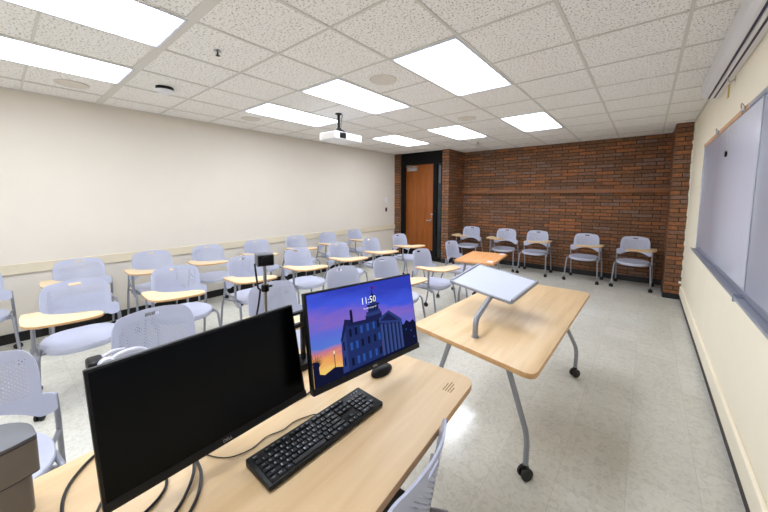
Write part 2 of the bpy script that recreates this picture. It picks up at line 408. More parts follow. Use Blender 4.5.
# door: black frame with transom and sidelight, oak leaf
bm = bm_new()
YF = YD+.02
box(bm, DX0, -4.865, YF, YF+.13, 0, ZC); box(bm, -4.02, -3.925, YF, YF+.13, 0, ZC); box(bm, -3.80, DX1, YF, YF+.13, 0, ZC)
box(bm, -4.865, -4.02, YF, YF+.13, 2.375, ZC); box(bm, -3.925, -3.80, YF, YF+.13, 2.36, ZC); box(bm, -3.925, -3.80, YF, YF+.13, 0, .12)
fr = struct('door_1', bm, 'black_frame')
bm = bm_new(); box(bm, -4.865, -4.02, YF+.05, YF+.095, .012, 2.375, bev=.003); leaf = obj('door_leaf', bm, 'door_wood', fr)
bm = bm_new(); box(bm, -4.862, -4.023, YF+.046, YF+.05, .012, .25); obj('kick_plate', bm, 'black_frame', leaf)
bm = bm_new(); box(bm, -3.925, -3.80, YF+.06, YF+.068, .12, 2.36); obj('sidelight_pane', bm, 'glass', fr)
bm = bm_new(); box(bm, -3.895, -3.845, YF+.05, YF+.06, 1.9, 2.32); obj('sidelight_notice', bm, 'doccam_top', fr)
bm = bm_new()
cyl(bm, (-4.085, YF+.05, 1.0), (-4.085, YF+.0, 1.0), .027, seg=20); tube(bm, fillet([(-4.085, YF+.005, 1.0), (-4.085, YF-.015, 1.0), (-4.20, YF-.015, 1.0)], .02), .010)
obj('door_handle', bm, 'metal', leaf)
bm = bm_new(); cyl(bm, (-4.07, YF+.05, 1.15), (-4.07, YF+.02, 1.15), .026); cyl(bm, (-4.075, YF+.05, 1.08), (-4.075, YF+.035, 1.08), .014); obj('door_lock', bm, 'metal', leaf)
bm = bm_new(); box(bm, -4.79, -4.50, YF-.01, YF+.05, 2.22, 2.30, bev=.006); box(bm, -4.81, -4.46, YF-.03, YF-.012, 2.31, 2.325, bev=.003)
tube(bm, [(-4.6, YF+.0, 2.3), (-4.48, YF-.05, 2.318), (-4.80, YF-.02, 2.36)], .008); obj('door_closer', bm, 'metal', fr)

# ---------------------------------------------------------------- ceiling lamps
LW, LH = G-.025, 2*G-.025
def make_lampthing(name, label):
    t = thing(name, label, 'ceiling light', (0, 0, ZC), 0, 'recessed ceiling lights')
    bm = bm_new()
    for a, b, c, d in ((-LW/2, LW/2, -LH/2, -LH/2+.014), (-LW/2, LW/2, LH/2-.014, LH/2), (-LW/2, -LW/2+.014, -LH/2, LH/2), (LW/2-.014, LW/2, -LH/2, LH/2)):
        box(bm, a, b, c, d, -.007, .002, bev=.002)
    obj('lamp_frame', bm, 'lamp_body', t)
    bm = bm_new(); box(bm, -LW/2+.012, LW/2-.012, -LH/2+.012, LH/2-.012, -.003, .0); obj('diffuser', bm, 'lamp', t, False)
    register(t); return t
lights = {(2, 0): 'big bright ceiling light nearest the camera, above the lectern table',
          (4, 0): 'ceiling light in the picture centre, beside the hanging projector, its lamp streaks showing',
          (6, 0): 'ceiling light behind the projector, towards the cream wall',
          (2, 4): 'far ceiling light closest to the brick wall shelf and whiteboard side',
          (4, 4): 'far ceiling light middle of the last three before the brick wall',
          (6, 4): 'far ceiling light nearest the oak door',
          (4, -4): 'large ceiling light in the top left corner of the picture',
          (6, -4): 'ceiling light at the left picture edge, between round speaker and larger light',
          (2, -4): 'ceiling light over the camera, beyond the top of the picture',
          (2, -8): 'rear ceiling light on the whiteboard side, behind the camera',
          (4, -8): 'rear ceiling light in the middle, behind the camera',
          (6, -8): 'rear ceiling light by the cream wall, behind the camera'}
first = None
for (i, j), lab in lights.items():
    loc = (TX(i)-G/2, TY(j)+G, ZC)
    if first is None: first = make_lampthing('ceiling_light', lab); first.location = loc
    else: dup(first, loc, 0, lab)

# round ceiling speakers, detector, sprinklers
spk = None
for (x, y, lab) in ((-4.48, .55, 'round ceiling speaker near the cream wall, left of the black smoke detector'),
                    (-2.01, 2.39, 'round ceiling speaker between the two brightest central lights'),
                    (-2.04, 4.25, 'round ceiling speaker in front of the far row of lights'),
                    (-4.45, 2.36, 'round ceiling speaker by the cream wall, left of the light behind the projector')):
    if spk is None:
        bm = bm_new(); lathe(bm, [(.128, .004), (.128, -.004), (.118, -.009), (.108, -.006), (.05, -.009), (.001, -.010)], 40)
        spk = tag(obj('ceiling_speaker', bm, 'grille', None, True, (x, y, ZC)), lab, 'speaker', 'round ceiling speakers')
    else:
        c = spk.copy(); COL.objects.link(c); c.location = (x, y, ZC); c['label'] = lab
t = thing('smoke_detector', 'white disc smoke detector with black base on the ceiling tiles', 'smoke detector', (-3.89, 1.16, ZC))
bm = bm_new(); lathe(bm, [(.078, .003), (.078, -.020), (.07, -.026), (.001, -.026)], 36); obj('base', bm, 'black_plastic', t)
bm = bm_new(); lathe(bm, [(.06, -.024), (.083, -.028), (.083, -.040), (.06, -.052), (.001, -.055)], 36); obj('cover', bm, 'white', t)
sp0 = None
for x, y, lab in ((-2.61, 1.14, 'small sprinkler head in the tile right of the smoke detector'), (-2.7, 6.15, 'small sprinkler head in the far tiles near the brick wall')):
    if sp0 is None:
        sp0 = thing('sprinkler', lab, 'sprinkler', (x, y, ZC), 0, 'ceiling sprinklers')
        bm = bm_new(); lathe(bm, [(.022, .003), (.03, -.003), (.012, -.006), (.001, -.006)], 20); obj('escutcheon', bm, 'metal', sp0)
        bm = bm_new(); cyl(bm, (0, 0, -.004), (0, 0, -.03), .006); lathe(bm, [(.016, -.032), (.016, -.035), (.001, -.035)], 16); obj('sprinkler_head', bm, 'black_plastic', sp0); register(sp0)
    else: dup(sp0, (x, y, ZC), 0, lab)

# ---------------------------------------------------------------- projector
pj = thing('projector', 'white projector hanging from the ceiling on a black pole', 'projector', (-3.26, 2.95, ZC))
ZP = -.36
bm = bm_new(); box(bm, -.16, .16, -.20, .28, ZP, ZP+.095, bev=.012, seg=3); obj('projector_body', bm, 'white', pj)
bm = bm_new(); box(bm, .158, .164, -.13, -.02, ZP+.012, ZP+.085, bev=.002); cyl(bm, (.16, -.075, ZP+.048), (.175, -.075, ZP+.048), .03, seg=28); obj('lens', bm, 'black_plastic', pj)
bm = bm_new()
for k in range(9): box(bm, -.13, .13, -.2035, -.199, ZP+.014+k*.008, ZP+.018+k*.008)
obj('vent', bm, 'grille', pj)
bm = bm_new(); box(bm, -.06, .06, -.05, .05, ZP+.093, ZP+.115, bev=.004)
for a in (0, 1, 2, 3): tube(bm, fillet([(0, 0, ZP+.15), (.06*math.cos(a*PI/2+.7), .06*math.sin(a*PI/2+.7), ZP+.14), (.085*math.cos(a*PI/2+.7), .085*math.sin(a*PI/2+.7), ZP+.094)], .02), .010)
cyl(bm, (0, 0, ZP+.11), (0, 0, ZP+.17), .032, bev=.004); obj('mount_bracket', bm, 'black_plastic', pj)
bm = bm_new(); cyl(bm, (0, 0, ZP+.16), (0, 0, .003), .019); cyl(bm, (0, 0, -.012), (0, 0, .003), .045, bev=.003); obj('mount_pole', bm, 'black_plastic', pj)
bm = bm_new(); tube(bm, spline([(.03, .02, .002), (.05, .02, -.03), (.03, .02, -.08), (.022, .02, -.2), (.0, .06, ZP+.12)]), .004, 8); obj('projector_cable', bm, 'black_cable', pj)

# ---------------------------------------------------------------- projection screen housing on the ceiling along the right wall
sn = thing('projection_screen', 'long white roll-up projection screen casing along ceiling above whiteboard', 'projection screen', (0.40, 0, ZC))
bm = bm_new()
prof = [(-.045, .003), (-.045, -.115), (-.018, -.155), (.082, -.155), (.084, .003)]
tt = bmesh.new(); a = [tt.verts.new((x, -1.0, z)) for x, z in prof]; f = tt.faces.new(a); r = bmesh.ops.extrude_face_region(tt, geom=[f])
bmesh.ops.translate(tt, vec=(0, 5.42, 0), verts=[v for v in r['geom'] if isinstance(v, bmesh.types.BMVert)]); bmesh.ops.recalc_face_normals(tt, faces=tt.faces); merge(bm, tt)
obj('screen_casing', bm, 'white', sn, False)
bm = bm_new(); box(bm, -.002, .011, -.98, 4.40, -.157, -.154); box(bm, .037, .050, -.98, 4.40, -.157, -.154); obj('screen_slot', bm, 'slot', sn, False)
bm = bm_new(); box(bm, .014, .034, -.97, 4.39, -.165, -.154, bev=.003); obj('bottom_bar', bm, 'white', sn)

# ---------------------------------------------------------------- whiteboard
wb = thing('whiteboard', 'long whiteboard on the right wall with tan top rail and grey tray', 'whiteboard', (XR, 0, 0))
PY = [4.96, 2.66, .36, -1.94]; ZW0, ZW1 = 1.02, 2.115
for k in range(3):
    bm = bm_new(); box(bm, -.022, -.001, PY[k+1]+.006, PY[k]-.006, ZW0, ZW1, bev=.002); obj('board_panel', bm, 'board', wb)
bm = bm_new()
for y in PY: box(bm, -.027, 0, y-.008, y+.008, ZW0-.01, ZW1, bev=.002)
box(bm, -.028, 0, PY[-1], PY[0], ZW0-.03, ZW0+.004, bev=.002); obj('board_frame', bm, 'alu', wb)
bm = bm_new(); box(bm, -.030, 0, 2.98, PY[0]+.01, ZW1-.002, ZW1+.032, bev=.002); obj('top_rail', bm, 'cork', wb)
bm = bm_new(); box(bm, -.030, 0, PY[-1], 2.98, ZW1-.002, ZW1+.028, bev=.002); obj('top_rail', bm, 'alu', wb)['label'] = 'grey aluminium top rail'
for y in (3.08, 4.05):
    bm = bm_new(); box(bm, -.042, -.028, y-.03, y+.03, ZW1-.004, ZW1+.030, bev=.003)
    tube(bm, fillet([(-.035, y-.02, ZW1+.028), (-.05, y-.03, ZW1+.05), (-.045, y+.02, ZW1+.042), (-.04, y+.03, ZW1+.02)], .01), .003, 8); obj('map_clip', bm, 'metal', wb)
for y0, y1 in ((2.66+.003, PY[0]+.05), (.36, 2.66-.003), (-1.94, .354)):
    bm = bm_new(); yE = y0
    pr = [(0, .02), (-.014, .02), (-.018, -.004), (-.054, -.008), (-.060, .004), (-.066, .002), (-.060, -.022), (0, -.030)]
    tt = bmesh.new(); a = [tt.verts.new((x, y0, .988+z)) for x, z in pr]; f = tt.faces.new(a); r = bmesh.ops.extrude_face_region(tt, geom=[f])
    bmesh.ops.translate(tt, vec=(0, y1-y0, 0), verts=[v for v in r['geom'] if isinstance(v, bmesh.types.BMVert)]); bmesh.ops.recalc_face_normals(tt, faces=tt.faces); merge(bm, tt)
    box(bm, -.068, 0, y0-.003, y0+.004, .957, 1.003); obj('marker_tray', bm, 'alu', wb, False)
t = thing('magnet_hook', 'small black magnet with a thin string on the whiteboard', 'magnet', (XR-.023, 3.62, 1.90))
bm = bm_new(); cyl(bm, (0, 0, 0), (-.012, 0, 0), .022, seg=24, bev=.003); obj('magnet', bm, 'black_plastic', t)
bm = bm_new(); cyl(bm, (-.004, 0, .02), (-.004, 0, .20), .0012, seg=6); obj('string', bm, 'grille', t)
t = thing('wall_hook', 'metal hook on the right wall under the screen casing', 'hook', (XR, 3.72, 2.49))
bm = bm_new(); box(bm, -.004, .0, -.012, .012, -.02, .06, bev=.001); tube(bm, fillet([(-.003, 0, 0), (-.03, 0, -.02), (-.045, 0, .01), (-.04, 0, .03)], .01), .004, 8); obj('hook', bm, 'metal', t)
bm = bm_new(); box(bm, -.004, .0, -.03, .03, -.055, .055, bev=.001)
tag(obj('yellow_tag', bm, 'yellow', None, True, (XR, 3.97, 2.46)), 'small yellow tag on the right wall beneath the screen casing', 'tag')

# wall plates by the door
t = thing('light_switch', 'white light switch plate on the cream wall by the door', 'light switch', (XL, 6.27, 1.50))
bm = bm_new(); box(bm, 0, .022, -.045, .045, -.07, .07, bev=.003); obj('plate', bm, 'white', t)
bm = bm_new(); box(bm, .022, .028, -.012, .012, -.03, .03, bev=.002); obj('rocker', bm, 'sticker', t)
t = thing('wall_control', 'small dark red wall control under the white light switch', 'wall control', (XL, 6.27, 1.25))
bm = bm_new(); box(bm, 0, .01, -.035, .035, -.05, .05, bev=.003); obj('plate', bm, 'switch_dark', t)
bm = bm_new(); cyl(bm, (.01, 0, 0), (.016, 0, 0), .014); obj('button', bm, 'black_plastic', t)
bm = bm_new(); cyl(bm, (0, 0, 0), (0, -.02, 0), .018, seg=20, bev=.004)
tag(obj('pipe_cap', bm, 'white', None, True, (.462, YP-.0, .27)), 'small white cap low on the brick pier beside the right wall', 'cap')

# ---------------------------------------------------------------- tablet arm chair (faces +X locally)
def back_upper(u):
    a = abs(u)
    if a <= .135: return .872-.010*(a/.135)**2
    if a <= .212:
        t = (a-.135)/.077; return .70+.162*(max(0, 1-t**2.7))**(1/2.7)
    t = min(1, (a-.212)/.045); return .648-.012*t**3
def back_lower(u):
    a = abs(u)
    if a <= .20: return .606-.060*(a/.20)**2
    t = min(1, (a-.20)/.057); return .546+.006*t+.02*t**4
def back_x(u, z): return -.175-.17*(z-.58)+1.15*u*u
def back_bm():
    bm = bm_new(); uv = bm.loops.layers.uv.verify()
    us = sorted(set([-.257, -.25, -.235, -.222, -.2125, -.211, -.2085, -.204, -.197, -.187, -.172, -.155, -.135, -.115, -.09, -.062, -.041, -.038, -.02, 0, .02, .038, .041, .062, .09, .115, .135, .155, .172, .187, .197, .204, .2085, .211, .2125, .222, .235, .25, .257]))
    vs = [0, .06, .15, .28, .42, .56, .68, .78, .83, .87, .91, .96, .985, 1]
    g = [[bm.verts.new((back_x(u, back_lower(u)+(back_upper(u)-back_lower(u))*v), u, back_lower(u)+(back_upper(u)-back_lower(u))*v)) for v in vs] for u in us]
    for i in range(len(us)-1):
        for k in range(len(vs)-1):
            if us[i] >= -.0381 and us[i+1] <= .0381 and vs[k] >= .829 and vs[k+1] <= .911: continue
            f = bm.faces.new((g[i][k], g[i+1][k], g[i+1][k+1], g[i][k+1]))
            for l in f.loops: l[uv].uv = (l.vert.co.y, l.vert.co.z)
    bmesh.ops.recalc_face_normals(bm, faces=bm.faces[:])
    fr = bm.faces[:]
    bmesh.ops.solidify(bm, geom=fr, thickness=.007)
    return bm
def seat_bm():
    bm = bm_new(); N = 40; rings = []
    def pt(a, s, z, dish=0):
        c, q = math.cos(a), math.sin(a); n = 2.9
        r = (abs(c)**n+abs(q)**n)**(-1/n); x = .225*r*c*s; y = .232*r*q*s
        if x < 0: y *= 1-.12*(-x/.225)
        fr = max(0, x/.225)
        return (x+.005, y, z-.020*fr**3-.008*(max(0, -x/.225))*0+.0*dish)
    prof = [(.02, .432, 0), (.5, .432, 0), (.85, .435, 0), (.95, .440, 0), (.995, .452, 0), (1.0, .460, 0), (.98, .467, 0), (.93, .466, 0), (.8, .459, 0), (.5, .452, 0), (.02, .450, 0)]
    prof = [(s, z-.018 if k < 4 else (z-.008 if k == 4 else z), q) for k, (s, z, q) in enumerate(prof)]
    for s, z, _ in prof: rings.append([bm.verts.new(pt(2*PI*k/N, s, z)) for k in range(N)])
    for i in range(len(rings)-1):
        for k in range(N): bm.faces.new((rings[i][k], rings[i][(k+1) % N], rings[i+1][(k+1) % N], rings[i+1][k]))
    bm.faces.new(rings[0][::-1]); bm.faces.new(rings[-1]); bmesh.ops.recalc_face_normals(bm, faces=bm.faces[:]); return bm
def caster_bm():
    bm = bm_new()
    for s in (-1, 1): cyl(bm, (0, s*.006, -.028), (0, s*.023, -.028), .028, seg=20, bev=.005)
    box(bm, -.014, .014, -.006, .006, -.03, .0, bev=.002); cyl(bm, (0, 0, -.006), (0, 0, .014), .012, seg=12); return bm
TAB = [(x, -.10+(y+.10)*.80) for x, y in [(-.045, -.360), (-.065, -.35), (-.06, -.235), (.04, -.225), (.125, -.14), (.190, -.01), (.225, .105), (.285, .150), (.375, .13), (.39, .02), (.375, -.17), (.335, -.31), (.26, -.368), (.08, -.372)]]
def make_chair(label, group, side=-1, tablet=True, seatmat='plastic', name='tablet_arm_chair', kk=1.0):
    t = thing(name, label, 'chair', (0, 0, 0), 0, group)
    obj('backrest', back_bm(), 'perf', t); obj('seat', seat_bm(), seatmat, t)
    for s in (-1, 1):
        bm = bm_new(); tube(bm, fillet([(.235, s*.268, .056), (.175, s*.247, .425), (.10, s*.235, .43), (-.06, s*.215, .425)], .05), .0115, 10); lg = obj('leg', bm, 'tube', t)
        c = obj('caster', caster_bm(), 'caster', lg, True, (.235, s*.268, .056), (0, 0, s*.5))
        bm = bm_new(); tube(bm, fillet([(-.255, s*.262*kk, .056), (-.20, s*.258*kk, .36), (-.135, s*.255*kk, .50), (-.13, s*.250*kk, .63)] if kk == 1 else [(-.255, s*.262*kk, .056), (-.20, s*.258*kk, .38), (-.10, s*.245*kk, .425)], .05), .0115, 10); lg = obj('leg', bm, 'tube', t)
        c = obj('caster', caster_bm(), 'caster', lg, True, (-.255, s*.262*kk, .056), (0, 0, s*.9))
    bm = bm_new(); tube(bm, [(-.06, -.215, .424), (-.06, .215, .424)], .011, 10); tube(bm, [(.12, -.238, .422), (.12, .238, .422)], .009, 8)
    for s in (-1, 1): tube(bm, fillet([(-.02, s*.215, .424), (-.17, s*.257, .43)], .02), .010, 8)
    if kk < 1: tube(bm, fillet([(-.05, 0, .425), (-.165, 0, .45), (-.170, 0, .64)], .05), .013, 10)
    obj('seat_frame', bm, 'tube', t)
    if tablet:
        bm = bm_new(); s = side
        tube(bm, fillet([(.16, s*.252, .40), (.11, s*.262, .45), (.11, s*.258, .675)], .03), .0125, 12)
        tube(bm, fillet([(-.10, s*.256, .52), (.0, s*.262, .50), (.11, s*.258, .50)], .03), .010, 8)
        box(bm, .03, .24, *sorted((s*.29, s*.16)), .668, .680, bev=.003); cyl(bm, (.11, s*.262, .44), (.11, s*.262, .48), .02, seg=14); obj('tablet_post', bm, 'tube', t)
        poly = TAB if s < 0 else [(x, -y) for x, y in TAB][::-1]
        bm = bm_new(); prism(bm, round_poly(poly, .05, 4), .680, .698, 0, 1, bev=.003)
        obj('writing_tablet', bm, ['maple_tab', 'edge'], t)
    register(t); return t
O3 = ['second', 'third', 'fourth', 'fifth', 'sixth']
rowA = [(-4.70, y) for y in (-.22, .53, 1.20, 1.86, 2.60, 3.34, 4.06, 4.82)]
rowB = [(-3.44, y) for y in (.36, 1.07, 1.78, 2.50, 3.23, 3.96, 4.76)]
rowC = [(-2.0, -.14)]+[(-2.13, y) for y in (.56, 1.345, 2.10, 2.76, 3.52)]+[(-2.2, 4.50)]
labA = ['chair cut by the left picture edge, in the row against the cream wall'] + ['tablet chair against the cream wall, %s visible from the left edge' % n for n in ('second', 'third', 'fourth', 'fifth', 'sixth', 'seventh')] + ['farthest tablet chair against the cream wall, nearest the oak door']
labB = ['nearest chair of the middle row, big tablet at left of the monitor', 'second nearest chair of the middle row, right behind the big perforated back'] + ['%s nearest chair of the middle row' % n for n in ('third', 'fourth', 'fifth', 'sixth')] + ['farthest chair of the middle row, in front of the oak door']
labC = ['perforated grey chair at lower left without raised tablet, behind the grey post', 'large perforated chair back directly above the switched-off monitor', 'chair back right behind the small camera on its pole', 'chair back just above the top edge of the lit monitor', 'chair with tablet right of the lit monitor top corner', 'chair with tablet left of the lectern reading stand, before the orange table', 'farthest chair of the front row, behind the small orange table']
gA, gB, gC, gD = 'chairs along the cream wall', 'chairs in the middle row', 'chairs in the row nearest the desk', 'chairs against the brick wall'
protoR = None
for pts, labs, g in ((rowA, labA, gA), (rowB, labB, gB), (rowC, labC, gC)):
    for k, ((x, y), lab) in enumerate(zip(pts, labs)):
        if protoR is None: protoR = make_chair(lab, g, -1); protoR.location = (x, y, 0)
        else:
            random.seed(int(x*100+y*1000))
            skip = ('writing_tablet', 'tablet_post') if g == gC and k in (0, 1, 6) else (('writing_tablet',) if False else ())
            c_ = dup(protoR, (x, y, 0), random.uniform(-.05, .05), lab, g, skip)
            if g == gC and k == 1: bigchair = c_
protoL = None
for x, lab, left in ((-3.21, 'leftmost chair against the brick wall, beside the brick corner', 0), (-2.38, 'second chair from the left against the brick wall, tablet at its left in view', 0),
                     (-1.74, 'middle chair of the five against the brick wall', 1), (-.87, 'second chair from the right against the brick wall', 1), (-.13, 'rightmost chair against the brick wall, beside the brick pier', 1)):
    y = 6.93
    if left:
        if protoL is None: protoL = make_chair(lab, gD, 1); protoL.location = (x, y, 0); protoL.rotation_euler = (0, 0, -PI/2)
        else: dup(protoL, (x, y, 0), -PI/2+.06*math.sin(x*9), lab, gD)
    else: dup(protoR, (x, y, 0), -PI/2+.08*math.sin(x*5), lab, gD)
pc = make_chair('grey chair with black seat pushed under the front of the desk, at the bottom edge', None, -1, False, 'dark_seat', 'presenter_chair', .70)
pc.location = (-.618, .660, 0); pc.rotation_euler = (0, 0, PI+.15)
# folded tablet hinge on the nearest front row chair
Q = Vector((.03, -.28, .0)); bigchair.rotation_euler = (0, 0, 0)
bm = bm_new(); box(bm, -.06, .05, -.055, .01, .69, .75, bev=.015, seg=3); tube(bm, fillet([(-.02, -.02, .70), (.02, -.02, .56), (.14, .035, .42)], .04), .012, 10)
hg = obj('tablet_hinge', bm, 'black_plastic', bigchair, True, Q); hg['label'] = 'black folded tablet hinge'
bm = bm_new(); lathe(bm, [(.012, 0), (.034, .0), (.036, .014), (.030, .03), (.012, .03)], 24, 0, Matrix.Translation((.05, .01, .73)) @ Matrix.Rotation(PI/2, 4, 'Y'))
tube(bm, spline([(.06, .03, .745), (.05, .07, .757), (.03, .12, .752), (.0, .16, .73), (-.03, .19, .70)]), .014, 10); tube(bm, spline([(.04, .0, .762), (.03, .04, .775), (.02, .09, .765)]), .009, 8)
obj('hinge_casting', bm, 'grey_coat', hg)['label'] = 'light grey curled hinge casting'

# ---------------------------------------------------------------- tables
def leg_table(name, label, W, L, zt, loc, rot, top='maple', edge='edge', inset=None, legs=None, r=.06, th=.028, group=None):
    t = thing(name, label, 'table', loc, rot, group)
    poly = round_poly([(-W/2, -L/2), (W/2, -L/2), (W/2, L/2), (-W/2, L/2)], r, 6)
    bm = bm_new(); prism(bm, poly, zt-th, zt, 0, 1, bev=.003); obj('tabletop', bm, [top, edge], t)
    bm = bm_new(); tube(bm, [(0, -L/2+.25, zt-th-.018), (0, L/2-.25, zt-th-.018)], .018, 10)
    for s in (-1, 1): box(bm, -W*.36, W*.36, s*(L/2-.24)-.02, s*(L/2-.24)+.02, zt-th-.014, zt-th, bev=.003)
    obj('under_frame', bm, 'tube', t)
    for sx in (-1, 1):
        for sy in (-1, 1):
            if legs is None: foot = (sx*(W/2-.06), sy*(L/2-.05)) if inset is None else (sx*(W/2-.13), sy*(L/2-inset-.06))
            else: foot = legs[(sx, sy)]
            tx, ty = sx*W*.33, sy*(L/2-(inset or .24))
            kx, ky = tx+(foot[0]-tx)*1.04, ty+(foot[1]-ty)*1.04
            bm = bm_new(); tube(bm, fillet([(tx, ty, zt-th-.008), (kx, ky, .24), (foot[0], foot[1], .075)], .12, 6), .0155, 12); lg = obj('leg', bm, 'tube', t)
            bm = bm_new()
            for q in (-1, 1): cyl(bm, (0, q*.008, -.035), (0, q*.026, -.035), .036, seg=24, bev=.006)
            box(bm, -.02, .02, -.008, .008, -.045, 0, bev=.003); cyl(bm, (0, 0, -.012), (0, 0, .016), .016, seg=14)
            obj('caster', bm, 'caster', lg, True, (foot[0], foot[1], .073), (0, 0, .9))
    return t
lt = thing('lectern_table', 'maple table on splayed grey legs with casters, in front of the desk', 'table', (-.75, 2.35, 0))
O_ = Vector((-.75, 2.35, 0)); ZT = .735
bm = bm_new(); prism(bm, [(x+.75, y-2.35) for x, y in round_poly([(-1.145, 1.655), (-.355, 1.505), (-.335, 3.20), (-1.07, 3.20)], .065, 6)], ZT-.028, ZT, 0, 1, bev=.003); obj('tabletop', bm, ['maple', 'edge'], lt)
bm = bm_new(); tube(bm, [Vector((-.70, 1.72, ZT-.046))-O_, Vector((-.70, 2.95, ZT-.046))-O_], .018, 10)
box(bm, -.20, .30, -.66, -.62, ZT-.042, ZT-.028, bev=.003); box(bm, -.20, .30, .50, .54, ZT-.042, ZT-.028, bev=.003); obj('under_frame', bm, 'tube', lt)
for top, foot in (((-.54, 1.66), (-.440, 1.745)), ((-.885, 1.70), (-1.09, 1.88)), ((-.50, 2.72), (-.404, 3.075)), ((-.92, 2.72), (-1.04, 3.05))):
    fx, fy = foot; tx, ty = top; kx, ky = fx+(fx-tx)*.04, fy+(fy-ty)*.04
    bm = bm_new(); tube(bm, [p-O_ for p in fillet([(tx, ty, ZT-.036), (kx, ky, .245), (fx, fy, .075)], .10, 6)], .0155, 12); lg = obj('leg', bm, 'tube', lt)
    bm = bm_new()
    for q in (-1, 1): cyl(bm, (0, q*.008, -.035), (0, q*.026, -.035), .036, seg=24, bev=.006)
    box(bm, -.02, .02, -.008, .008, -.045, 0, bev=.003); cyl(bm, (0, 0, -.012), (0, 0, .016), .016, seg=14)
    obj('caster', bm, 'caster', lg, True, (fx-O_.x, fy-O_.y, .073), (0, 0, .9))
# orange table
ot = leg_table('orange_table', 'small orange oak table with two white stickers beyond the lectern', .52, .84, .72, (-1.78, 4.30, 0), math.radians(7), 'orange_wood', 'orange_wood', r=.02)
for x, y in ((.20, .36), (.19, -.30)):
    bm = bm_new(); box(bm, x-.035, x+.035, y-.05, y+.05, .7203, .7212); obj('sticker', bm, 'sticker', ot)
DZ = .78
dk = leg_table('presenter_desk', 'long maple desk in the foreground carrying monitors and keyboard', .83, 1.90, DZ, (-.876, .272, 0), math.radians(4), inset=.66, r=.07)
bm = bm_new(); box(bm, .33, .37, .90, .94, DZ-.075, DZ-.028, bev=.006); obj('corner_bumper', bm, 'black_plastic', dk)
bm = bm_new()
for k in range(4):
    L_ = (.06, .075, .07, .045)[k]
    for q in range(int(L_/.008)): box(bm, .33+k*.011, .33+k*.011+.004, .795+q*.008, .795+q*.008+.0055, DZ, DZ+.0006)
obj('desk_imprint', bm, 'ink', dk)

# reading stand on the lectern table
rs = thing('reading_stand', 'tilted white reading stand with grey rim on a bent grey tube', 'reading stand', (-.745, 1.73, .735))
bm = bm_new(); cyl(bm, (0, 0, -.05), (0, 0, -.028), .024); cyl(bm, (0, 0, -.028), (0, 0, .006), .022, seg=20); obj('clamp', bm, 'tube', rs)
A = Vector((0, 0, .0)); TOPC = Vector((-.085, .40, .215))
bm = bm_new(); tube(bm, fillet([A, (0.0, 0.0, .105), (-.035, .28, .148), (-.042, .36, .156)], .06, 6), .0165, 14); obj('bent_tube', bm, 'tube', rs)
PC = [Vector(v) for v in ((-1.117, 2.09, .936), (-1.044, 2.455, 1.015), (-.554, 2.365, .970), (-.627, 2.001, .891))]
cen = sum(PC, Vector())/4; ex = ((PC[3]-PC[0])+(PC[2]-PC[1])).normalized(); ey = ((PC[1]-PC[0])+(PC[2]-PC[3])); ey = (ey-ex*ey.dot(ex)).normalized(); ez = ex.cross(ey)
PM = Matrix((ex, ey, ez)).transposed().to_4x4(); PM.translation = cen-Vector(rs.location)
bm = bm_new(); prism(bm, round_poly([(-.25, -.19), (.25, -.19), (.25, .19), (-.25, .19)], .025), -.012, -.002, bev=.003)
box(bm, -.25, -.232, -.175, .19, -.004, .010, bev=.003); box(bm, .232, .25, -.165, .17, -.004, .014, bev=.003); box(bm, -.24, .24, .178, .19, -.004, .004, bev=.002); box(bm, -.24, .24, -.19, -.176, -.004, .006, bev=.002)
box(bm, -.08, .08, -.06, .06, -.03, -.011, bev=.004)
bmesh.ops.transform(bm, matrix=PM, verts=bm.verts); obj('stand_rim', bm, 'tube', rs)
bm = bm_new(); prism(bm, round_poly([(-.234, -.178), (.234, -.178), (.234, .18), (-.234, .18)], .012), -.003, .002); bmesh.ops.transform(bm, matrix=PM, verts=bm.verts); obj('stand_board', bm, 'pad', rs)

